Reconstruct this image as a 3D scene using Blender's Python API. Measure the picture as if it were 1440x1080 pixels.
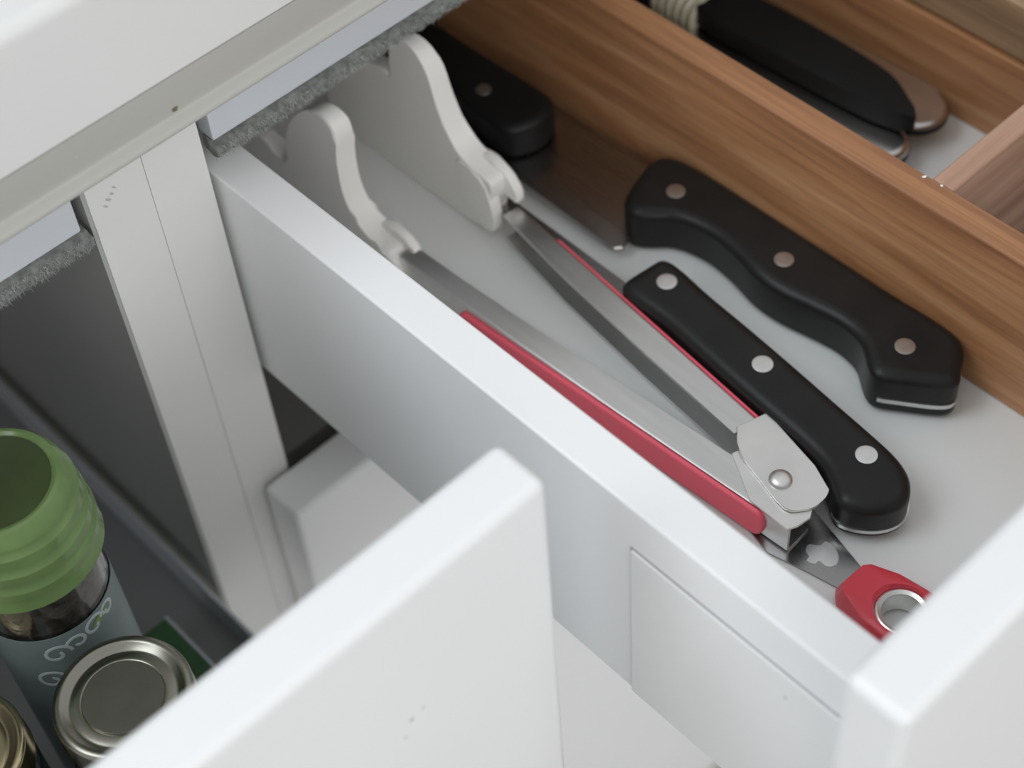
import bpy, bmesh, math, random
from mathutils import Vector, Matrix
random.seed(7)
scene = bpy.context.scene
for o in list(bpy.data.objects): bpy.data.objects.remove(o)
COL = scene.collection
MM = 0.001      # everything below is written in millimetres; x along the cabinet fronts, y into the cabinet, z up

# ------------------------------------------------------------------ camera
cam_data = bpy.data.cameras.new('camera')
cam = bpy.data.objects.new('camera', cam_data); COL.objects.link(cam)
cam_data.sensor_width = 36.0
cam_data.lens = 2447.0 / 1440.0 * 36.0
cam_data.clip_start = 0.01; cam_data.clip_end = 30
rot = (Matrix.Rotation(-0.68738422, 3, 'Z') @ Matrix.Rotation(0.6783942, 3, 'X') @ Matrix.Rotation(-0.09174718, 3, 'Z'))
cam.matrix_world = Matrix.Translation(Vector((-142.6, -315.9, 309.0)) * MM) @ rot.to_4x4()
cam_data.dof.use_dof = True
cam_data.dof.focus_distance = 0.455
cam_data.dof.aperture_fstop = 9.0
scene.camera = cam

# ------------------------------------------------------------------ world, lights, exposure
w = bpy.data.worlds.new('world'); scene.world = w; w.use_nodes = True
bg = w.node_tree.nodes['Background']
bg.inputs['Color'].default_value = (0.955, 0.975, 1.0, 1)
bg.inputs['Strength'].default_value = 0.66
def area(name, loc, target, sx, sy, power, color):
    l = bpy.data.lights.new(name, 'AREA'); l.shape = 'RECTANGLE'; l.size = sx; l.size_y = sy; l.energy = power; l.color = color
    o = bpy.data.objects.new(name, l); COL.objects.link(o); o.location = loc
    o.rotation_euler = (Vector(target) - Vector(loc)).to_track_quat('-Z', 'Y').to_euler()
    return o
area('front_key_light', (-0.45, -1.75, 1.0), (0.0, -0.15, 0.0), 1.8, 0.9, 13.5, (1.0, 0.985, 0.96))  # unseen soft key, added to brighten the fronts and tong heads
area('worktop_window_light', (-0.75, 0.5, 1.15), (0.05, -0.15, 0.0), 1.1, 0.9, 12.5, (0.88, 0.95, 1.0))
scene.view_settings.view_transform = 'Standard'
scene.view_settings.look = 'None'
scene.view_settings.gamma = 1.0
scene.view_settings.use_curve_mapping = False
scene.view_settings.exposure = 0.0

# ------------------------------------------------------------------ materials
def nodes(name):
    m = bpy.data.materials.new(name); m.use_nodes = True
    nt = m.node_tree
    return m, nt, nt.nodes['Principled BSDF']
def rgb(r, g, b):
    f = lambda c: (c / 255 / 12.92) if c / 255 <= 0.04045 else ((c / 255 + 0.055) / 1.055) ** 2.4
    return (f(r), f(g), f(b), 1)
def mat(name, col, rough=0.4, metal=0.0, var=0.04, scale=30.0, bump=0.0, bscale=400.0, trans=0.0, ior=1.45, stretch=(1, 1, 1), coat=0.0, spec=0.5, rvar=0.0):
    m, nt, p = nodes(name)
    tc = nt.nodes.new('ShaderNodeTexCoord'); mp = nt.nodes.new('ShaderNodeMapping'); mp.inputs['Scale'].default_value = stretch
    nt.links.new(tc.outputs['Object'], mp.inputs['Vector'])
    n = nt.nodes.new('ShaderNodeTexNoise'); n.inputs['Scale'].default_value = scale; n.inputs['Detail'].default_value = 4
    nt.links.new(mp.outputs['Vector'], n.inputs['Vector'])
    r = nt.nodes.new('ShaderNodeValToRGB')
    r.color_ramp.elements[0].position = 0.3; r.color_ramp.elements[1].position = 0.7
    c = Vector(col[:3])
    r.color_ramp.elements[0].color = (*[max(0, v * (1 - var)) for v in c], 1)
    r.color_ramp.elements[1].color = (*[min(1, v * (1 + var)) for v in c], 1)
    nt.links.new(n.outputs['Fac'], r.inputs['Fac']); nt.links.new(r.outputs['Color'], p.inputs['Base Color'])
    p.inputs['Roughness'].default_value = rough; p.inputs['Metallic'].default_value = metal
    p.inputs['Transmission Weight'].default_value = trans; p.inputs['IOR'].default_value = ior
    p.inputs['Coat Weight'].default_value = coat; p.inputs['Specular IOR Level'].default_value = spec
    if rvar:
        mr = nt.nodes.new('ShaderNodeMapRange'); mr.inputs['To Min'].default_value = rough - rvar; mr.inputs['To Max'].default_value = rough + rvar
        nt.links.new(n.outputs['Fac'], mr.inputs['Value']); nt.links.new(mr.outputs['Result'], p.inputs['Roughness'])
    if bump:
        n2 = nt.nodes.new('ShaderNodeTexNoise'); n2.inputs['Scale'].default_value = bscale; n2.inputs['Detail'].default_value = 3
        nt.links.new(mp.outputs['Vector'], n2.inputs['Vector'])
        b = nt.nodes.new('ShaderNodeBump'); b.inputs['Strength'].default_value = bump; b.inputs['Distance'].default_value = 0.0006
        nt.links.new(n2.outputs['Fac'], b.inputs['Height']); nt.links.new(b.outputs['Normal'], p.inputs['Normal'])
    return m
def wood(name, dark, mid, light, stretch=(60, 3.2, 60), grain=0.5):
    m, nt, p = nodes(name)
    tc = nt.nodes.new('ShaderNodeTexCoord'); mp = nt.nodes.new('ShaderNodeMapping'); mp.inputs['Scale'].default_value = stretch
    nt.links.new(tc.outputs['Object'], mp.inputs['Vector'])
    n = nt.nodes.new('ShaderNodeTexNoise'); n.inputs['Scale'].default_value = 1.6; n.inputs['Detail'].default_value = 7; n.inputs['Roughness'].default_value = 0.62; n.inputs['Distortion'].default_value = 0.9
    nt.links.new(mp.outputs['Vector'], n.inputs['Vector'])
    r = nt.nodes.new('ShaderNodeValToRGB'); e = r.color_ramp.elements
    e[0].position = 0.28; e[0].color = dark; e[1].position = 0.74; e[1].color = light
    k = e.new(0.5); k.color = mid
    nt.links.new(n.outputs['Fac'], r.inputs['Fac'])
    n2 = nt.nodes.new('ShaderNodeTexNoise'); n2.inputs['Scale'].default_value = 9; n2.inputs['Detail'].default_value = 5
    nt.links.new(mp.outputs['Vector'], n2.inputs['Vector'])
    mx = nt.nodes.new('ShaderNodeMix'); mx.data_type = 'RGBA'; mx.blend_type = 'MULTIPLY'; mx.inputs['Factor'].default_value = grain
    r2 = nt.nodes.new('ShaderNodeValToRGB'); r2.color_ramp.elements[0].position = 0.35; r2.color_ramp.elements[0].color = (0.74, 0.7, 0.68, 1); r2.color_ramp.elements[1].position = 0.6; r2.color_ramp.elements[1].color = (1, 1, 1, 1)
    nt.links.new(n2.outputs['Fac'], r2.inputs['Fac'])
    nt.links.new(r.outputs['Color'], mx.inputs['A']); nt.links.new(r2.outputs['Color'], mx.inputs['B'])
    nt.links.new(mx.outputs['Result'], p.inputs['Base Color'])
    p.inputs['Roughness'].default_value = 0.5
    b = nt.nodes.new('ShaderNodeBump'); b.inputs['Strength'].default_value = 0.35; b.inputs['Distance'].default_value = 0.0005
    nt.links.new(n2.outputs['Fac'], b.inputs['Height']); nt.links.new(b.outputs['Normal'], p.inputs['Normal'])
    return m
M = {}
M['white'] = mat('white_lacquer', (0.86, 0.865, 0.87), 0.32, var=0.012, scale=12, bump=0.02, bscale=150)
M['worktop'] = mat('worktop_laminate', (0.78, 0.775, 0.765), 0.38, var=0.015, scale=14, bump=0.02)
M['strip'] = mat('edge_strip_plastic', (0.50, 0.495, 0.46), 0.55, var=0.02, scale=10)
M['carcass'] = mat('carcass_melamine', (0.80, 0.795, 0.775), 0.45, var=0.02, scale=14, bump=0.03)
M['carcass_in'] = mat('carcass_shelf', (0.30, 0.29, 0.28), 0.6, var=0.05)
M['shade_skin'] = mat('panel_shade_grey', (0.42, 0.425, 0.41), 0.45, var=0.03, scale=10)
M['rail'] = mat('rail_metal_lacquer', (0.64, 0.67, 0.71), 0.35, var=0.02)
M['plate'] = mat('cover_plate', (0.83, 0.835, 0.835), 0.34, var=0.015, scale=18)
M['gap_shade'] = mat('plate_gap_shade', (0.36, 0.365, 0.37), 0.6, var=0.05)
M['drawer_floor'] = mat('drawer_floor', (0.785, 0.80, 0.785), 0.38, var=0.02, scale=16, bump=0.03)
M['felt'] = mat('grey_felt', (0.20, 0.21, 0.20), 0.95, var=0.35, scale=500, bump=0.8, bscale=900)
M['fibre'] = mat('felt_fibre', (0.33, 0.345, 0.33), 0.9, var=0.35, scale=700)
M['dirt'] = mat('dirt', (0.20, 0.17, 0.11), 0.9, var=0.3, scale=800)
M['smudge'] = mat('smudge', (0.50, 0.50, 0.48), 0.7, var=0.2, scale=800)
M['wood'] = wood('walnut_wood', rgb(138, 92, 62), rgb(176, 126, 86), rgb(204, 158, 116))
M['wood_x'] = wood('walnut_wood_cross', rgb(150, 110, 92), rgb(178, 140, 118), rgb(198, 164, 142), (3.2, 60, 60), 0.2)
M['wood_pale'] = wood('pale_wood', rgb(112, 86, 64), rgb(146, 118, 90), rgb(178, 150, 116))
M['steel'] = mat('brushed_steel', (0.70, 0.70, 0.69), 0.30, 1.0, var=0.05, scale=30, stretch=(12, 1, 12), bump=0.03, bscale=200, rvar=0.05)
M['steel_matt'] = mat('stamped_steel', (0.80, 0.795, 0.775), 0.36, 1.0, var=0.07, scale=60, bump=0.08, bscale=250, rvar=0.08)
M['blade'] = mat('blade_steel', (0.34, 0.335, 0.33), 0.28, 1.0, var=0.06, scale=20, stretch=(14, 1, 14), rvar=0.06)
M['rivet'] = mat('rivet_aluminium', (0.78, 0.78, 0.775), 0.38, 1.0, var=0.04, scale=300)
M['rivet_dull'] = mat('rivet_dull_brass', (0.50, 0.47, 0.44), 0.42, 1.0, var=0.08, scale=300)
M['black'] = mat('black_handle_plastic', (0.017, 0.0165, 0.016), 0.36, var=0.2, scale=60, bump=0.06, bscale=700, spec=0.28)
M['red'] = mat('red_silicone', (0.96, 0.14, 0.20), 0.42, var=0.05, scale=40)
M['red_hard'] = mat('red_hard_plastic', (0.66, 0.05, 0.075), 0.30, var=0.05, scale=40)
M['nylon'] = mat('white_nylon', (0.87, 0.86, 0.83), 0.40, var=0.025, scale=30, bump=0.03)
M['grip'] = mat('cutlery_black', (0.011, 0.011, 0.011), 0.42, var=0.2, spec=0.25)
M['cream'] = mat('cream_ferrule', (0.55, 0.52, 0.40), 0.4, var=0.06)
M['bevelsteel'] = mat('cutlery_steel', (0.60, 0.575, 0.55), 0.25, 1.0, var=0.04)
M['green'] = mat('green_plastic', (0.30, 0.46, 0.17), 0.14, var=0.2, scale=60, trans=0.5, ior=1.46)
M['green_dark'] = mat('green_cap_top', (0.04, 0.06, 0.018), 0.35, var=0.2, scale=80)
M['core'] = mat('grinder_core', (0.05, 0.075, 0.03), 0.5, var=0.2)
M['glass'] = mat('clear_glass', (0.93, 0.96, 0.95), 0.03, var=0.0, trans=1.0, ior=1.45)
M['pepper'] = mat('peppercorns', (0.06, 0.045, 0.038), 0.6, var=0.8, scale=420, bump=1.0, bscale=420)
M['herb'] = mat('dried_herbs', (0.085, 0.085, 0.045), 0.8, var=0.7, scale=300, bump=1.0, bscale=500)
M['label'] = mat('jar_label', (0.20, 0.25, 0.25), 0.45, var=0.12, scale=40)
M['print'] = mat('label_print', (0.55, 0.60, 0.61), 0.5, var=0.05)
M['print_green'] = mat('label_print_green', (0.20, 0.32, 0.10), 0.5, var=0.05)
M['lid'] = mat('tin_lid', (0.30, 0.29, 0.25), 0.26, 1.0, var=0.05, scale=60, rvar=0.05)
M['lid_disc'] = mat('tin_lid_disc', (0.095, 0.092, 0.07), 0.55, 0.2, var=0.08, scale=120, bump=0.08, bscale=600)
M['gold'] = mat('gold_lid', (0.62, 0.52, 0.33), 0.25, 1.0, var=0.06, scale=60)
M['packet'] = mat('green_packet', (0.06, 0.15, 0.065), 0.4, var=0.2, scale=60)
M['tray'] = mat('pull_out_tray', (0.30, 0.31, 0.31), 0.4, var=0.04)
M['plinth'] = mat('plinth', (0.05, 0.05, 0.05), 0.5, var=0.1)
M['room_floor'] = mat('floor_vinyl', (0.58, 0.56, 0.53), 0.5, var=0.08, scale=4)
M['room_wall'] = mat('wall_paint', (0.62, 0.62, 0.61), 0.8, var=0.03, scale=6)

# ------------------------------------------------------------------ helpers
def thing(name, label, cat, base, group=None):
    o = bpy.data.objects.new(name, None); COL.objects.link(o); o.empty_display_size = 0.02
    o.location = Vector(base) * MM
    o['label'] = label; o['category'] = cat
    if group: o['group'] = group
    return o
def origin(o):
    v = Vector((0, 0, 0))
    while o is not None: v += o.location; o = o.parent
    return v / MM
def part(name, bm, m, parent=None, sharp=35, label=None, kind=None, wn=True):
    """bm is in world millimetres; stored relative to the parent."""
    bmesh.ops.recalc_face_normals(bm, faces=bm.faces)
    off = origin(parent) if parent else Vector((0, 0, 0))
    for v in bm.verts: v.co = (v.co - off) * MM
    me = bpy.data.meshes.new(name); bm.to_mesh(me); bm.free()
    for p in me.polygons: p.use_smooth = True
    me.set_sharp_from_angle(angle=math.radians(sharp))
    me.materials.append(M[m])
    o = bpy.data.objects.new(name, me); COL.objects.link(o)
    if parent: o.parent = parent
    if wn:
        md = o.modifiers.new('weighted_normal', 'WEIGHTED_NORMAL'); md.keep_sharp = True
    if label: o['label'] = label
    if kind: o['kind'] = kind
    return o
def add_box(bm, x0, x1, y0, y1, z0, z1, bev=0.0, seg=3):
    r = bmesh.ops.create_cube(bm, size=1.0)
    for v in r['verts']:
        v.co = Vector((x0 + (v.co.x + .5) * (x1 - x0), y0 + (v.co.y + .5) * (y1 - y0), z0 + (v.co.z + .5) * (z1 - z0)))
    if bev:
        es = list({e for v in r['verts'] for e in v.link_edges})
        bmesh.ops.bevel(bm, geom=es, offset=bev, segments=seg, profile=0.5, affect='EDGES', clamp_overlap=True)
    return bm
def box(*a, **k): return add_box(bmesh.new(), *a, **k)
def smooth(pts, n=6, closed=True):
    """Catmull-Rom through the points"""
    out = []; L = len(pts); P = [Vector(p) for p in pts]
    rng = range(L) if closed else range(L - 1)
    for i in rng:
        if closed: a, b, c, d = P[i - 1], P[i], P[(i + 1) % L], P[(i + 2) % L]
        else: a, b, c, d = P[max(i - 1, 0)], P[i], P[i + 1], P[min(i + 2, L - 1)]
        for k in range(n):
            t = k / n
            out.append(0.5 * ((2 * b) + (c - a) * t + (2 * a - 5 * b + 4 * c - d) * t * t + (3 * b - a - 3 * c + d) * t ** 3))
    if not closed: out.append(P[-1])
    return out
def prism(pts, z0, z1, bev=0.0, seg=3, bm=None, axis='Z', bot=None):
    """pts: 2-D outline. axis Z: (x,y) extruded z0..z1; axis X: (y,z) extruded x0..x1."""
    bm = bm or bmesh.new()
    f = (lambda p, h: Vector((p[0], p[1], h))) if axis == 'Z' else (lambda p, h: Vector((h, p[0], p[1])))
    lo = [bm.verts.new(f(p, z0)) for p in pts]; hi = [bm.verts.new(f(p, z1)) for p in pts]
    n = len(pts)
    fl = bm.faces.new(lo[::-1]); fh = bm.faces.new(hi)
    for i in range(n): bm.faces.new((lo[i], lo[(i + 1) % n], hi[(i + 1) % n], hi[i]))
    if bev:
        es = list(fh.edges) if bot is False else list(fh.edges) + list(fl.edges)
        bmesh.ops.bevel(bm, geom=es, offset=bev, segments=seg, profile=0.5, affect='EDGES', clamp_overlap=True)
    return bm
def lathe(profile, cx, cy, seg=48, bm=None, wave=None):
    """profile [(r,z)...] about a vertical axis; r=0 ends close it"""
    bm = bm or bmesh.new(); rings = []
    for r, z in profile:
        if r < 1e-6: rings.append([bm.verts.new((cx, cy, z))])
        else:
            ring = []
            for i in range(seg):
                a = 2 * math.pi * i / seg
                dz = wave(a, r, z) if wave else 0
                ring.append(bm.verts.new((cx + r * math.cos(a), cy + r * math.sin(a), z + dz)))
            rings.append(ring)
    for A, B in zip(rings, rings[1:]):
        for i in range(seg):
            j = (i + 1) % seg
            if len(A) == 1 and len(B) == 1: continue
            if len(A) == 1: bm.faces.new((A[0], B[i], B[j]))
            elif len(B) == 1: bm.faces.new((A[i], A[j], B[0]))
            else: bm.faces.new((A[i], A[j], B[j], B[i]))
    return bm
def disc(cx, cy, z0, z1, r, dome=0.3, seg=24):
    return lathe([(0, z0), (r, z0), (r, z1 - dome), (r - dome, z1 - dome * 0.2), (r * 0.5, z1), (0, z1)], cx, cy, seg)
def tube(bm, pts, rad, seg=6, flat=None):
    rings = []
    for i, p in enumerate(pts):
        p = Vector(p); t = (Vector(pts[min(i + 1, len(pts) - 1)]) - Vector(pts[max(i - 1, 0)])).normalized()
        u = t.orthogonal().normalized() if flat is None else (Vector(flat[i]) - t * t.dot(Vector(flat[i]))).normalized()
        v = t.cross(u)
        r = rad[i] if isinstance(rad, (list, tuple)) else rad
        rings.append([bm.verts.new(p + (u * math.cos(2 * math.pi * k / seg) * (r if flat is None else r * .25) + v * math.sin(2 * math.pi * k / seg) * r)) for k in range(seg)])
    for A, B in zip(rings, rings[1:]):
        for k in range(seg): bm.faces.new((A[k], A[(k + 1) % seg], B[(k + 1) % seg], B[k]))
    bm.faces.new(rings[0][::-1]); bm.faces.new(rings[-1])
    return bm
def fleck(parent, c, n, size, m='dirt', name='dirt_fleck', stretch=(1, 1)):
    """a small irregular crumb stuck on a surface with normal n"""
    n = Vector(n).normalized(); u = n.orthogonal().normalized(); v = n.cross(u)
    bm = bmesh.new(); k = 9; c = Vector(c)
    ring = [bm.verts.new(c + (u * math.cos(6.283 * i / k) * stretch[0] + v * math.sin(6.283 * i / k) * stretch[1]) * size * random.uniform(.6, 1.1)) for i in range(k)]
    top = bm.verts.new(c + n * size * 0.25)
    for i in range(k): bm.faces.new((ring[i], ring[(i + 1) % k], top))
    bm.faces.new(ring[::-1])
    return part(name, bm, m, parent, wn=False)

# ------------------------------------------------------------------ the room shell
o = part('floor', box(-2200, 2200, -2600, 650, -812, -800), 'room_floor'); o['kind'] = 'structure'
o = part('wall_back', box(-2200, 2200, 640, 660, -800, 1500), 'room_wall'); o['kind'] = 'structure'

# ------------------------------------------------------------------ worktop
wt = thing('worktop', 'pale laminate worktop with a moulded front edge above the open drawers', 'worktop', (0, 0, 35))
slab = [(-17, 34.9), (-17, 66)] + [(-13 - 4 * math.cos(a), 66 + 4 * math.sin(a)) for a in (0.4, 0.8, 1.2)] + [(-13, 70), (620, 70), (620, 34.9)]
part('slab', prism(slab, -700, 700, axis='X'), 'worktop', wt)
prof = smooth([(-16.9, 34.3), (-16.5, 31.5), (-15.9, 28), (-15.2, 24.6), (-14.6, 22.0), (-14.7, 20.9), (-15.8, 20.0), (-16.9, 19.0), (-17.0, 17.9), (-16.4, 17.1), (-15.4, 17.0)], 4, closed=False)
part('edge_strip', prism([tuple(p) for p in prof] + [(24, 17.0), (24, 34.6), (-15.9, 34.6)], -700, 700, axis='X'), 'strip', wt, sharp=50, label='moulded greyish edge strip with a bright bead')
fleck(wt, (5.7, -15.0, 22.9), (0, -1, -.25), 1.2)
fleck(wt, (-5.1, -16.2, 30.0), (0, -1, -.25), 0.6, 'smudge')
fleck(wt, (-22.9, -15.8, 27.5), (0, -1, -.25), 0.5, 'smudge')
for x in (-6.5, -4.0, -2.0, 11.0): fleck(wt, (x, -15.2, 17.1), (0, -0.4, -1), 1.1, stretch=(1.6, 0.7))

# ------------------------------------------------------------------ brush seals (too many fibres to count)
def brush(name, x0, x1, zt, zb, parent):
    bm = bmesh.new()
    n = int((x1 - x0) / 1.2)
    prev = None
    for i in range(n + 1):
        x = x0 + (x1 - x0) * i / n
        j = lambda s: random.uniform(-s, s)
        ring = [bm.verts.new((x + j(.25), -0.6 + j(.4), zt)), bm.verts.new((x + j(.25), -1.8 + j(.7), zt - 2.0 + j(.5))), bm.verts.new((x + j(.25), -1.4 + j(.8), zb + 1.2 + j(.6))), bm.verts.new((x + j(.25), 1.2 + j(.8), zb + j(.6))), bm.verts.new((x, 5.0, zb + 1.5)), bm.verts.new((x, 5.0, zt))]
        if prev:
            for a in range(6): bm.faces.new((prev[a], prev[(a + 1) % 6], ring[(a + 1) % 6], ring[a]))
        else: bm.faces.new(ring)
        prev = ring
    bm.faces.new(prev[::-1])
    core = part(name, bm, 'felt', parent, sharp=80, kind='stuff', label='fuzzy grey felt seal under the rail', wn=False)
    bm = bmesh.new()
    for k in range(int((x1 - x0) * 22)):
        t = random.random(); x = random.uniform(x0, x1)
        p = Vector((x, -1.5 + 2.6 * max(0, t - .6) / .4 * random.uniform(.4, 1), zt - 1 + (zb - zt + 1.6) * t))
        d = Vector((random.uniform(-.8, .8), -random.uniform(.1, 1.0), -random.uniform(.3, 1.2))).normalized() * random.uniform(.8, 2.2)
        s = Vector((random.uniform(.06, .14), 0, random.uniform(-.05, .05)))
        a, b = bm.verts.new(p - s), bm.verts.new(p + s); c = bm.verts.new(p + Vector((0, .12, .05))); e = bm.verts.new(p + d)
        bm.faces.new((a, b, e)); bm.faces.new((b, c, e)); bm.faces.new((c, a, e))
    part('felt_fibres', bm, 'fibre', core, kind='stuff', wn=False)

# ------------------------------------------------------------------ the two cabinets
lc = thing('spice_cabinet', 'white cabinet on the left with the spice jars pulled partly out', 'cabinet', (-160, 280, -650))
part('side_panel', box(-17.9, -0.04, 0, 580, -650, 17, bev=.25, seg=2), 'carcass', lc)
part('side_panel', box(-318, -300, 0, 580, -650, 17, bev=.5, seg=2), 'carcass', lc)
part('shade_skin', box(-19.1, -17.95, 0.25, 572, -632, 16.9), 'shade_skin', lc)  # added thin grey skin, deepens the shade on the panel's inner face
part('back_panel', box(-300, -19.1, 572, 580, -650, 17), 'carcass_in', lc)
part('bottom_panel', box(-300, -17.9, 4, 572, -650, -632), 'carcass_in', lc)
part('top_rail', box(-299, -21.8, 0, 7, -10.2, 16.8, bev=.7, seg=2), 'rail', lc, label='bluish white metal rail under the worktop')
brush('brush_seal', -297, -20.4, -10.4, -17.0, lc)
rc = thing('drawer_cabinet', 'white cabinet on the right holding the open cutlery drawer', 'cabinet', (142, 280, -650))
part('side_panel', box(0.04, 17.9, 0, 580, -650, 17, bev=.25, seg=2), 'carcass', rc)
part('side_panel', box(271, 289, 0, 580, -650, 17, bev=.5, seg=2), 'carcass', rc)
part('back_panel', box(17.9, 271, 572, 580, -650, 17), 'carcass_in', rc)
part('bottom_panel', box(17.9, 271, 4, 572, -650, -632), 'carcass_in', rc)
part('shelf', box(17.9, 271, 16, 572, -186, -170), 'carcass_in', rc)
part('top_rail', box(21.5, 267.5, 0, 7, -8.6, 16.8, bev=.7, seg=2), 'rail', rc, label='bluish white metal rail under the worktop')
part('stretcher', box(18.2, 270.8, 9, 60, -7, 16.8), 'rail', rc)
brush('brush_seal', 21.2, 266, -8.8, -14.6, rc)
part('door', box(6.5, 283, -18.5, -1.2, -650, -151.5, bev=2.2, seg=4), 'white', rc, label='closed white cupboard door below the cutlery drawer')
part('plinth', box(-318, 289, 40, 58, -800, -650.2), 'plinth', rc)
for c, s in (((-12.2, -.05, -5.6), 1.0), ((-10.8, -.05, -4.4), 0.8), ((-13.4, -.05, -7.2), 0.9), ((-9.6, -.05, -3.0), 0.7)):
    fleck(lc, c, (0, -1, 0), s, 'smudge', 'scuff', (0.5, 1.2))

# ------------------------------------------------------------------ spice pull-out (left)
sp = thing('pull_out_drawer', 'white fronted pull-out drawer full of spice jars, nearest the camera', 'drawer', (-150, -60, -215))
fr = part('front_panel', box(-330, -3.5, -155.5, -140.0, -132, 13, bev=2.8, seg=5), 'white', sp)
part('tray_floor', box(-296, -24, -140, 380, -194, -190.15), 'tray', sp)
part('bracket', box(-290, -30, -140, -132, -200, -100), 'tray', sp)
part('side_rail', box(-25.5, -24, -140, 380, -190, -176, bev=.4, seg=2), 'rail', sp)
part('side_rail', box(-297.5, -296, -140, 380, -190, -176, bev=.4, seg=2), 'rail', sp)
for c, s in (((-50.5, -155.5, -38.0), .5), ((-48.0, -155.5, -33.0), .8), ((-44.5, -155.5, -32.0), .5)):
    fleck(sp, c, (0, -1, 0), s, 'smudge', 'scuff')

# ------------------------------------------------------------------ cutlery drawer (right)
cd = thing('cutlery_drawer', 'open white drawer holding tongs and knives', 'drawer', (145, 0, -104))
part('front_panel', box(4.5, 283, -243.5, -228.0, -132, 11.5, bev=2.8, seg=5), 'white', cd)
sw = part('side_wall', box(19.5, 32.0, -228, 235, -104, -20, bev=.8, seg=3), 'white', cd)
part('plate_gap_shade', box(19.3, 19.6, -227.9, -157.0, -103.9, -35.7), 'gap_shade', sw)  # grey sheet painting in the dark gap line around the cover plate
part('cover_plate', box(18.6, 19.6, -227.5, -157.5, -103.5, -36.2, bev=.35, seg=2), 'plate', sw, label='thin rectangular plate on the outer side')
part('side_wall', box(256.5, 269, -228, 235, -104, -20, bev=.8, seg=3), 'white', cd)
part('back_wall', box(32, 256.5, 223, 235, -104, -24, bev=.6, seg=2), 'white', cd)
part('drawer_bottom', box(32, 256.5, -228, 223, -94, -90), 'drawer_floor', cd)
fleck(sw, (18.6, -206.2, -44.5), (-1, 0, 0), .6, 'smudge', 'scuff')

# wooden insert
wi = thing('wooden_cutlery_insert', 'brown wooden cutlery insert dividing the open drawer', 'drawer insert', (205, 0, -90))
def plank(name, x0, x1, y0, y1, z0, z1, m, bev=1.2):
    return part(name, box(x0, x1, y0, y1, z0, z1, bev=bev, seg=3), m, wi)
plank('long_divider', 153.8, 163.2, -226, 222, -90, -34.2, 'wood', 1.0)
plank('cross_divider', 163.3, 239.8, -139.8, -132.6, -90, -34.6, 'wood_x', 1.0)
plank('side_board', 240.0, 256.0, -226, 222, -90, -57.2, 'wood', .5)
plank('upper_board', 240.6, 256.0, -226, 222, -55.6, -36, 'wood_pale', 1.2)
for c, s in (((162.0, -131.0, -34.2), .7), ((162.4, -136.5, -34.2), .5)): fleck(wi, c, (0, 0, 1), s, 'nylon', 'glue_crumb')

# ------------------------------------------------------------------ knives
def resample(pts, step, closed=True):
    P = [Vector((p[0], p[1])) for p in pts]; n = len(P); segs = [(P[i], P[(i + 1) % n]) for i in range(n)]
    L = sum((b - a).length for a, b in segs); k = max(8, int(L / step)); out = []; acc = 0; i = 0; d = L / k; t = 0
    for j in range(k):
        while i < n - 1 and acc + (segs[i][1] - segs[i][0]).length < j * d: acc += (segs[i][1] - segs[i][0]).length; i += 1
        a, b = segs[i]; l = (b - a).length
        out.append(a + (b - a) * (min(1, (j * d - acc) / l) if l > 1e-9 else 0))
    return out
def relax(P, it):
    for _ in range(it): P = [P[i] * .5 + (P[i - 1] + P[(i + 1) % len(P)]) * .25 for i in range(len(P))]
    return P
def offset(P, d):
    n = len(P); A = sum(P[i].x * P[(i + 1) % n].y - P[(i + 1) % n].x * P[i].y for i in range(n)); s = 1 if A > 0 else -1
    out = []
    for i in range(n):
        t = (P[(i + 1) % n] - P[i - 1]).normalized(); out.append(P[i] + Vector((-t.y, t.x)) * s * d)
    return out
def handle_mesh(outline, z0, z1, rb, rlow=1.2):
    P = relax(resample(outline, 1.3), 3); bm = bmesh.new(); rings = []
    rows = [(rlow, z0), (rlow * .3, z0 + rlow * .3), (0, z0 + rlow)] + [(rb * (1 - math.cos(a)), z1 - rb * .8 + rb * .8 * math.sin(a)) for a in [math.pi / 2 * k / 7 for k in range(8)]]
    for d, z in rows:
        Q = relax(offset(P, d), int(d * 1.5))
        rings.append([bm.verts.new((q.x, q.y, z)) for q in Q])
    n = len(P)
    for A, B in zip(rings, rings[1:]):
        for i in range(n): bm.faces.new((A[i], A[(i + 1) % n], B[(i + 1) % n], B[i]))
    bm.faces.new(rings[0][::-1]); bm.faces.new(rings[-1])
    return bm, P
def rivets(t, pts, z, r, m):
    for x, y in pts: part('rivet', disc(x, y, z - 3, z + 0.18, r, .12), m, t, sharp=60)
# large knife along the divider
k1 = thing('chef_knife', 'large black-handled knife with a curved grip lying against the wooden divider', 'knife', (140, -60, -90))
K1 = smooth([(148.5, -44), (137, -45.5), (126.5, -50), (124.6, -56), (127.5, -60.5), (132.5, -66), (135, -77), (134, -88), (131.6, -99), (131.5, -109), (133.3, -119), (134.6, -129), (133, -137.5), (128.4, -143.5), (125.9, -148.5), (129, -154), (138.2, -166.3), (144.5, -164), (153.4, -156.2), (153.4, -130), (153.4, -90), (152.9, -55)], 4)
bm, K1P = handle_mesh(K1, -88.6, -73.0, 3.8)
h = part('handle', bm, 'black', k1, sharp=60)
TG = [(p[0], p[1]) for p in K1P if p[1] < -149.5]
part('tang', prism([(x + (-.35 if x < 140 else .0), y - .3) for x, y in TG], -84.4, -82.8), 'steel', h)
rivets(h, [(140.0, -59.2), (141.1, -101.8), (139.2, -148.2)], -73.0, 3.0, 'rivet_dull')
bl = smooth([(117.0, -55.4), (116.8, -49), (117.2, -30), (117.6, 0), (120, 50), (128, 95), (140, 122)], 5, closed=False)
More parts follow.
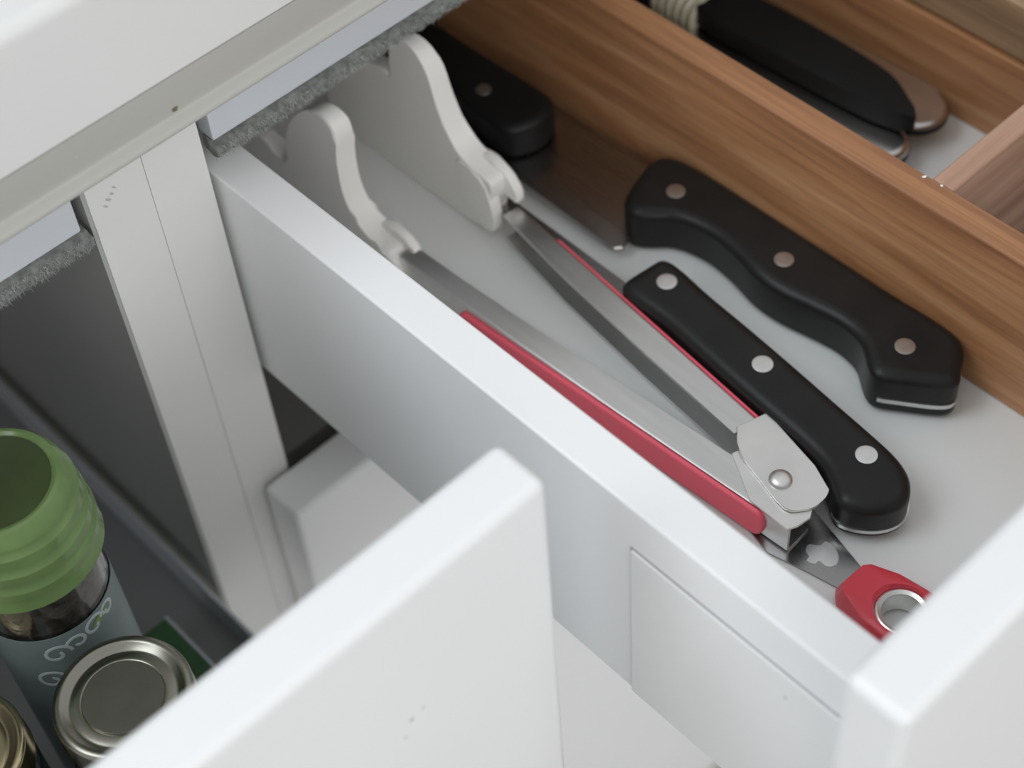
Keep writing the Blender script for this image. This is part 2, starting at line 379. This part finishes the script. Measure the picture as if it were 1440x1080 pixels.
part('blade', prism([tuple(p) for p in bl] + [(146, 118), (150, 60), (150.5, -48), (126, -52), (124.5, -55.2), (119, -56.8)], -85.4, -83.6, bev=.5, seg=1), 'blade', k1)
# slimmer knife beside the tongs
k2 = thing('utility_knife', 'slim black-handled knife with three bright rivets between the tongs and larger knife', 'knife', (105, -100, -90))
K2 = smooth([(118.8, -73.2), (117.6, -95), (115.2, -121), (112.2, -147), (110.7, -160), (109.2, -170), (106.0, -177), (99.6, -181.2), (93.0, -179.2), (88.4, -174.2), (86.2, -168.4), (89.6, -163.6), (93.2, -157), (95.0, -148), (96.2, -136), (98.2, -115), (100.9, -92), (102.4, -72.0)], 4)
K2 = [p for p in K2]
def trim_front(P): return [(p[0], min(p[1], -71.5 - (p[0] - 102) * 0.11)) for p in P]
K2 = trim_front(K2)
bm, K2P = handle_mesh(K2, -87.6, -74.0, 4.4)
h = part('handle', bm, 'black', k2, sharp=60)
TG = [(p[0], p[1]) for p in K2P if p[1] < -165]
part('tang', prism([(x + (.35 if x > 100 else -.35), y - .3) for x, y in TG], -85.2, -83.9), 'steel', h)
rivets(h, [(111.6, -82.2), (107.4, -123.2), (102.9, -164.2)], -74.0, 3.1, 'rivet')
part('blade', prism([(103.5, -73), (107.8, -73.2), (108.6, -20), (106.8, 30), (104.6, 42), (103.4, 20)], -83.0, -81.6), 'blade', k2)
# knife in the dark at the back
k3 = thing('kitchen_knife', 'dark knife handle with one visible rivet in the shadow at the back of the drawer', 'knife', (132, 60, -90))
K3 = smooth([(121, 4), (122, -4), (132, -8), (141, -5), (143, 4), (142, 40), (143, 80), (142, 112), (124, 112), (122, 80), (123.5, 40)], 4)
bm, K3P = handle_mesh(K3, -83.0, -70.2, 3.6)
h = part('handle', bm, 'grip', k3, sharp=60)
rivets(h, [(129.2, 15.9), (132, 58), (133, 98)], -70.2, 2.6, 'rivet_dull')
part('blade', prism([(125, 110), (141, 110), (141, 190), (134, 208), (127, 195)], -77.5, -76, bev=.4, seg=1), 'blade', k3)

# ------------------------------------------------------------------ tongs
tg = thing('kitchen_tongs', 'steel tongs with red grips and white scalloped heads lying on their side', 'tongs', (82, -60, -90))
def frame(p0, p1):
    d = Vector((p1[0] - p0[0], p1[1] - p0[1], 0)); L = d.length; d.normalize(); n = Vector((d.y, -d.x, 0))
    return Vector((p0[0], p0[1], 0)), d, n, L
def sweep(sections, p0, p1, side):
    """sections: [(s, width, z0, z1)], a U channel open towards the other arm; side=+1: web on the right of travel"""
    o0, d, n, L = frame(p0, p1); bm = bmesh.new(); prev = None; t = 0.9
    for s, wd, z0, z1 in sections:
        c = o0 + d * s
        web = c; inn = c - n * side * wd
        r = 1.1
        pr = [(inn, z1), (web - n * side * r, z1), (web - n * side * r * .3, z1 - r * .3), (web, z1 - r), (web, z0 + r), (web - n * side * r * .3, z0 + r * .3), (web - n * side * r, z0), (inn, z0), (inn, z0 + t), (web - n * side * (t + .4), z0 + t), (web - n * side * t, z0 + t + .5), (web - n * side * t, z1 - t - .5), (web - n * side * (t + .4), z1 - t), (inn, z1 - t)]
        ring = [bm.verts.new((q.x, q.y, z)) for q, z in pr]
        if prev:
            for a in range(len(ring)): bm.faces.new((prev[a], prev[(a + 1) % len(ring)], ring[(a + 1) % len(ring)], ring[a]))
        else: bm.faces.new(ring)
        prev = ring
    bm.faces.new(prev[::-1]); return bm
# arm beside the drawer wall: its web (outer face) is on the -x side
A0, A1 = (72.4, -163.6), (63.4, -20.0)
arm1 = part('arm', sweep([(0, 9.5, -89.2, -78), (20, 9.4, -89.2, -78), (60, 8.6, -89.2, -77.8), (100, 7.6, -88.6, -76.9), (125, 6.6, -87, -75), (146, 6.0, -85, -73)], A0, A1, -1), 'steel', tg)
o0, d, n, L = frame(A0, A1)
def grip(name, p0, p1, s0, s1, side, z0, z1, th, parent):
    o0, d, n, L = frame(p0, p1)
    pts = [(s0, 0), (s1, 0)]
    # rounded slab standing on the web: outline in (s, z)
    h = (z1 - z0) / 2; zc = (z0 + z1) / 2; out = []
    for k in range(9):
        a = -math.pi / 2 + math.pi * k / 8; out.append((s1 - h * .6 + h * .6 * math.cos(a), zc + h * math.sin(a)))
    for k in range(9):
        a = math.pi / 2 + math.pi * k / 8; out.append((s0 + h * .6 + h * .6 * math.cos(a), zc + h * math.sin(a)))
    bm = bmesh.new()
    lo = []; hi = []
    for s, z in out:
        q = o0 + d * s
        lo.append(bm.verts.new((q.x, q.y, z))); q2 = q + n * side * th; hi.append(bm.verts.new((q2.x, q2.y, z)))
    m = len(out); f0 = bm.faces.new(lo[::-1]); f1 = bm.faces.new(hi)
    for i in range(m): bm.faces.new((lo[i], lo[(i + 1) % m], hi[(i + 1) % m], hi[i]))
    bmesh.ops.bevel(bm, geom=list(f1.edges), offset=th * .6, segments=3, profile=.5, affect='EDGES')
    return part(name, bm, 'red', parent, sharp=60, label='red silicone grip')
grip('grip', A0, A1, 7.5, 122, -1, -89, -78.6, 1.4, arm1)
# other arm
B0, B1 = (91.8, -157.0), (105.6, -24.0)
arm2 = part('arm', sweep([(24, 8.6, -89.2, -77.6), (60, 8.8, -89.2, -77.4), (100, 8.2, -89, -77.2), (132, 6.4, -88, -77)], B0, B1, 1), 'steel', tg)
grip('grip', B0, B1, 4, 116, 1, -88.4, -77.7, .9, arm2)
# flat end plates and pivot
PL1 = [(71.8, -163.4), (74.5, -164.6), (79, -165.3), (82.5, -163.6), (85.5, -158), (86, -146), (84, -137), (80.3, -136), (72, -150)]
part('pivot_plate', prism(PL1, -78.7, -77.85, bev=.2, seg=1), 'steel_matt', arm1)
PL2 = [(97.2, -134.2), (92.4, -155.6), (89.0, -163.3)] + [tuple(p) for p in smooth([(89.0, -163.3), (86.2, -164.3), (82.2, -164.2), (78.8, -162.4), (76.0, -158.6), (78.6, -147.8), (81.2, -138.6), (84.2, -134.6)], 3, closed=False)[1:]] + [(87.6, -131.4)]
part('pivot_plate', prism(PL2, -77.7, -76.8, bev=.2, seg=1), 'steel_matt', arm2)
part('web_end', prism([(94.1, -135.0), (95.0, -134.6), (92.0, -155.6), (90.9, -156)], -89.2, -77.0), 'steel', arm2)
part('pivot_rivet', lathe([(0, -89), (3.3, -89), (3.3, -76.8), (3.25, -76.3), (2.7, -75.6), (1.5, -75.2), (0, -75.1)], 82.2, -152.0, 28), 'rivet', tg, sharp=60)
# white heads
H2 = [(-21.5, -66.4), (-15, -64.6), (-8, -62.4), (-3, -57.8), (1.2, -47), (3.8, -37), (8, -31), (13.5, -29.2), (18.5, -31.6), (21.6, -38), (22.2, -47.5), (23.2, -49.5), (26, -47.5), (36, -50), (48, -57), (57, -70), (60, -82), (57, -88), (50, -89.6), (20, -89.6), (-8, -89.4), (-14, -88), (-17.5, -84), (-19.5, -76)]
H1 = [(-15.5, -73.6), (-9, -72.6), (-3.2, -70.2), (1.4, -65.6), (3.8, -58), (3.8, -46.5), (2.4, -37), (4.2, -32.2), (9.5, -30.6), (17, -34.6), (25, -44), (30, -54.5), (31.2, -62), (31.4, -66), (34, -68), (39, -65.2), (46, -62.4), (54, -67), (58, -78), (56, -87), (48, -89.6), (20, -89.6), (-6, -89.4), (-13, -88), (-15.5, -84)]
def head(outline, x0, x_tip, x_neck, parent):
    bm = prism([tuple(p) for p in smooth(outline, 3)], x0, x_neck, bev=1.5, seg=3, axis='X')
    for v in bm.verts:          # thicker at the neck than at the scalloped tip
        t = min(1, max(0, (v.co.y + 6) / 20)); w1 = x_neck + (x_tip - x_neck) * t
        v.co.x = x0 + (v.co.x - x0) * (w1 - x0) / (x_neck - x0)
    return part('head', bm, 'nylon', parent, sharp=50, label='white scalloped plastic head')
hd2 = head(H2, 98.0, 103.0, 106.4, arm2)
hd1 = head(H1, 61.0, 66.4, 69.8, arm1)
def prong(x0, x1, pts, parent):
    part('prong', prism([tuple(p) for p in smooth(pts, 3)], x0, x1, bev=.9, seg=2, axis='X'), 'nylon', parent, sharp=60)
prong(97.4, 101.4, [(-6, -64.5), (-15, -65.0), (-19, -69), (-21.4, -78), (-21.8, -85), (-18, -88), (-12, -86), (-8, -76)], hd2)
prong(103.6, 107.2, [(-8, -65), (-16, -63.4), (-23, -66.2), (-26.2, -72), (-25.4, -75.2), (-19, -73.4), (-11, -74)], hd2)
prong(60.6, 64.4, [(-6, -73.5), (-13, -73.2), (-18, -75.6), (-19, -84), (-16, -88), (-9, -84)], hd1)
prong(67.0, 70.4, [(-4, -71.5), (-10, -69.6), (-16, -70.0), (-20.2, -73.6), (-19.6, -76.2), (-14, -75.6), (-6, -77)], hd1)

# ------------------------------------------------------------------ red-handled tool
rt = thing('red_handled_tool', 'red-handled kitchen tool with a ring hole in the drawer corner', 'kitchen tool', (76, -185, -90))
part('blade', prism([(69.0, -160), (71.9, -172.3), (74.2, -184), (82.0, -184), (86.0, -168.5), (88.6, -158), (84, -140), (73, -142)], -89.9, -89.3), 'blade', rt)
hz = []
for k in range(13):
    a = math.radians(-20 - 140 * k / 12); hz.append((75.2 + 11.3 * math.cos(a), -201.5 + 11.8 * math.sin(a)))
HO = [(79.6, -181.9), (81.4, -183.4), (84.2, -191.5)] + hz + [(65.4, -194), (68.8, -183.8), (71.0, -181.6)]
hc = (75.3, -199.6); hr = 7.2
def ring_plate(outer, c, r, z0, z1, dome):
    """plate with a round hole, outer edge falling away, raised collar"""
    bm = bmesh.new(); n = 40; O = []
    # resample outer by angle
    def hit(a):
        dx, dy = math.cos(a), math.sin(a); best = None
        for i in range(len(outer)):
            (x1, y1), (x2, y2) = outer[i], outer[(i + 1) % len(outer)]
            x1 -= c[0]; x2 -= c[0]; y1 -= c[1]; y2 -= c[1]
            ex, ey = x2 - x1, y2 - y1; den = dx * ey - dy * ex
            if abs(den) < 1e-9: continue
            t = (x1 * ey - y1 * ex) / den; u = (x1 * dy - y1 * dx) / den
            if t > 0 and -1e-6 <= u <= 1 + 1e-6: best = t if best is None else max(best, t)
        return best or 10
    angs = sorted([2 * math.pi * k / n for k in range(n)] + [math.atan2(y - c[1], x - c[0]) % (2 * math.pi) for x, y in outer])
    rings = []
    for f, z in ((0, z0), (1, z0), (1, z0 + (z1 - z0) * .45), (.86, z1 - .5), (.7, z1), (.28, z1 + dome), (.1, z1 + dome * .9), (0, z1 - .4)):
        ring = []
        for a in angs:
            R = r + (hit(a) - r) * f
            ring.append(bm.verts.new((c[0] + R * math.cos(a), c[1] + R * math.sin(a), z)))
        rings.append(ring)
    m = len(angs)
    for A, B in zip(rings, rings[1:] + rings[:1]):
        for i in range(m): bm.faces.new((A[i], A[(i + 1) % m], B[(i + 1) % m], B[i]))
    return bm
h = part('handle', ring_plate(HO, hc, hr, -89.3, -81.0, .7), 'red_hard', rt, sharp=40)
part('hole_liner', lathe([(hr - .1, -89), (hr - .1, -81.6), (hr - .7, -81.3), (hr - 1.7, -81.9), (hr - 1.9, -83), (hr - 1.9, -89), (hr - .1, -89)], hc[0], hc[1], 36), 'steel_matt', h, label='metal liner of the ring hole')
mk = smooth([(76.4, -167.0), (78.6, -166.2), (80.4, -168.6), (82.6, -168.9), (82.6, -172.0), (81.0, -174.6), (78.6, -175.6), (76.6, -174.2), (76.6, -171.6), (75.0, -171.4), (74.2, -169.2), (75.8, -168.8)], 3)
part('pale_mark', prism([tuple(p) for p in mk], -89.32, -89.22), 'rivet', rt, label='pale matt blotch on the blade', wn=False)  # thin paler patch laid flat on the blade

# ------------------------------------------------------------------ cutlery in the right compartment
def bar(x0, x1, y_end, y_back, z0, z1, bev):
    c = (x0 + x1) / 2; r = (x1 - x0) / 2; P = []
    for k in range(13):
        a = math.pi + math.pi * k / 12; P.append((c + r * math.cos(a), y_end + r + r * math.sin(a)))
    P += [(x1 - 1.5, y_back), (x0 + 1.5, y_back)]
    return prism(P, z0, z1, bev=bev, seg=3)
c2 = thing('steel_cutlery', 'plain steel cutlery handle beside the wooden divider, partly under a black one', 'cutlery', (209, -20, -90))
part('handle', bar(197.8, 214.4, -95.6, 60, -85.0, -78.6, 2.4), 'bevelsteel', c2, sharp=50)
part('edge_band', bar(197.4, 214.7, -95.9, 60, -84.0, -81.4, .6), 'grip', c2, sharp=50)
part('blade', prism([(200, 58), (213, 58), (213, 150), (206, 160), (201, 150)], -83.5, -82), 'bevelsteel', c2)
c1 = thing('black_handled_cutlery', 'black-handled cutlery with a cream ferrule beyond the wooden divider', 'cutlery', (222, -20, -90))
part('handle', bar(215.0, 236.0, -95.2, 4, -83.4, -78.6, 2.0), 'bevelsteel', c1, sharp=50)
part('edge_band', bar(214.7, 236.3, -95.5, 4, -82.6, -80.2, .6), 'grip', c1, sharp=50)
gr = smooth([(205.5, -8), (206.2, -40), (208, -72), (210.2, -86), (213.6, -93.0), (218.5, -86), (223.6, -74), (225, -50), (224, -20), (221.5, -7), (213, -5)], 4)
part('grip', prism([tuple(p) for p in gr], -77.6, -70.2, bev=3.2, seg=4), 'grip', c1, sharp=60)
prof = [(0, 0)]
for k in range(6): prof += [(6.0, k * 3.4), (7.0, k * 3.4 + .9), (7.0, k * 3.4 + 2.0), (6.0, k * 3.4 + 2.9)]
prof += [(0, 20.5)]
bm = lathe(prof, 0, 0, 28)
bmesh.ops.rotate(bm, verts=bm.verts, cent=(0, 0, 0), matrix=Matrix.Rotation(-math.pi / 2 - .0, 3, 'X'))
bmesh.ops.translate(bm, verts=bm.verts, vec=(210.5, -7, -76.5))
part('ferrule', bm, 'cream', c1, sharp=40)
bm = lathe([(0, 0), (5.5, 0), (6.8, 3), (6.8, 80), (0, 84)], 0, 0, 24)
bmesh.ops.rotate(bm, verts=bm.verts, cent=(0, 0, 0), matrix=Matrix.Rotation(-math.pi / 2, 3, 'X'))
bmesh.ops.translate(bm, verts=bm.verts, vec=(210.5, 10.5, -76.5))
part('shaft', bm, 'grip', c1, sharp=40)

# ------------------------------------------------------------------ jars in the pull-out
BX, BY = -78.7, -35.0
bt = thing('pepper_grinder_bottle', 'spice bottle with a ribbed translucent green cap', 'bottle', (BX, BY, -190))
cap = [(0, -30.6), (14.6, -30.6), (15.6, -30.0), (16.6, -30.2), (17.8, -31.8), (18.7, -34.2), (18.0, -35.0), (18.2, -35.8), (19.5, -37.4), (19.7, -40.4), (18.9, -41.3), (19.1, -42.2), (20.3, -43.6), (20.4, -46.6), (19.5, -47.5), (19.7, -48.4), (20.9, -49.8), (21.0, -52.2), (20.1, -53), (20.3, -53.9), (21.0, -57.4), (20.2, -58.2), (18.6, -58.0), (18.4, -50), (17.2, -38), (15.5, -33.4), (0, -33.2)]
wv = lambda a, r, z: 0.5 * math.sin(a * 2 + 1) * (1 if -55 < z < -34 and r > 17.4 else 0)
part('cap', lathe(cap, BX, BY, 56, wave=wv), 'green', bt, sharp=30, wn=False)
part('cap_top', lathe([(0, -30.5), (14.2, -30.5), (14.4, -30.35), (14.4, -30.9), (0, -30.9)], BX, BY, 40), 'green_dark', bt, label='dark green recessed cap top')
part('grinder_core', lathe([(0, -34.2), (14.5, -34.2), (15.4, -37), (15.6, -57), (0, -57)], BX, BY, 32), 'core', bt)
part('glass', lathe([(0, -190), (16.5, -190), (17.6, -188.5), (17.8, -180), (17.8, -72), (17.2, -66), (16.4, -59), (14.9, -59), (15.6, -66), (16.4, -72), (16.4, -180), (15.8, -188), (0, -188.3)], BX, BY, 48), 'glass', bt)
part('contents', lathe([(0, -187.9), (15.6, -187.6), (16.1, -180), (16.1, -74), (15.2, -66), (14.4, -62), (0, -61)], BX, BY, 48, wave=lambda a, r, z: .5 * math.sin(a * 11) * math.sin(z)), 'pepper', bt, wn=False)
def wrap(a, z, r): return (BX + r * math.cos(a), BY + r * math.sin(a), z)
bm = bmesh.new(); prev = None
for k in range(41):
    a = math.radians(-215 + 230 * k / 40)
    cur = [bm.verts.new(wrap(a, -76, 17.95)), bm.verts.new(wrap(a, -165, 17.95)), bm.verts.new(wrap(a, -165, 18.15)), bm.verts.new(wrap(a, -76, 18.15))]
    if prev:
        for q in range(4): bm.faces.new((prev[q], prev[(q + 1) % 4], cur[(q + 1) % 4], cur[q]))
    else: bm.faces.new(cur)
    prev = cur
bm.faces.new(prev[::-1])
lb = part('label', bm, 'label', bt, label='grey-green paper label with pale swirls', wn=False)
def swirl(a0, z0, s, turns, rad, m='print', mirror=1):
    pts = []; nrm = []
    for k in range(26):
        t = k / 25; th = t * turns * 2 * math.pi; rr = s * (1 - .75 * t)
        a = a0 + mirror * rr * math.cos(th) / 18.2; z = z0 + rr * math.sin(th)
        pts.append(wrap(a, z, 18.2)); nrm.append((math.cos(a), math.sin(a), 0))
    bm = tube(bmesh.new(), pts, rad, 6, flat=nrm)
    part('swirl_print', bm, m, lb, wn=False)
for a, z, s, tn, mr in ((-118, -84, 4.2, 1.1, 1), (-98, -82, 3.4, .9, -1), (-80, -80.5, 4.0, 1.0, 1), (-62, -80, 3.0, 1.1, -1), (-132, -96, 4.6, 1.2, 1), (-110, -100, 4.0, 1.0, -1), (-85, -98, 4.4, 1.2, 1)):
    swirl(math.radians(a), z, s, tn, .55, mirror=mr)
leaf = bmesh.new(); lf = []
for k in range(14):
    th = 6.283 * k / 14; lf.append(leaf.verts.new(wrap(math.radians(-72) + 3.2 * math.cos(th) / 18.2, -79.5 + 1.5 * math.sin(th) + 1.4 * math.cos(th), 18.3)))
leaf.faces.new(lf); part('leaf_print', leaf, 'print_green', lb, wn=False)

def jar(name, label, cx, cy, ztop, r, m, mdisc, content):
    t = thing(name, label, 'jar', (cx, cy, -190), None)
    lid = [(0, ztop - .55), (r * .565, ztop - .55), (r * .58, ztop - 1.1), (r * .60, ztop - .9), (r * .72, ztop - 1.7), (r * .77, ztop - 1.75), (r * .84, ztop - .25), (r * .9, ztop), (r * .955, ztop - .35), (r * .985, ztop - 1.4), (r * .985, ztop - 7.2), (r * 1.0, ztop - 7.8), (r * 1.0, ztop - 9.2), (r * .96, ztop - 9.6), (r * .94, ztop - 8), (r * .94, ztop - 2.4), (0, ztop - 2.4)]
    l = part('lid', lathe(lid, cx, cy, 64), m, t, sharp=60, wn=False)
    part('lid_disc', lathe([(0, ztop - .42), (r * .545, ztop - .42), (r * .56, ztop - .5), (r * .56, ztop - .9), (0, ztop - .9)], cx, cy, 48), mdisc, l, sharp=60)
    R = r * .98
    part('glass', lathe([(0, -190), (R - 2, -190), (R, -188), (R, ztop - 18), (R - 1.2, ztop - 13), (r * .90, ztop - 10), (r * .90, ztop - 3), (r * .82, ztop - 3), (r * .82, ztop - 10), (R - 2.6, ztop - 14), (R - 1.5, ztop - 18), (R - 1.5, -187.5), (0, -187.9)], cx, cy, 48), 'glass', t)
    part('contents', lathe([(0, -187.6), (R - 2, -187.2), (R - 1.9, ztop - 20), (0, ztop - 19)], cx, cy, 40), content, t)
    return t
jar('spice_jar', 'glass spice jar with a round silvery screw lid beside the green-capped bottle', -83.0, -76.8, -78.0, 18.5, 'lid', 'lid_disc', 'herb')
jar('gold_lid_jar', 'jar with a gold screw lid cut off by the lower left corner', -122.4, -51.2, -90.0, 19.6, 'gold', 'gold', 'herb')
gp = thing('green_packet', 'small dark green packet with a pale edge between the jars and cabinet side', 'packet', (-44, -20, -190))
part('body', box(-54, -41.2, -40, -4, -189.8, -174, bev=1.0, seg=2), 'packet', gp)
part('pale_edge', box(-41.8, -40.6, -40.2, -3.8, -174.6, -173.6, bev=.3, seg=1), 'print', gp)
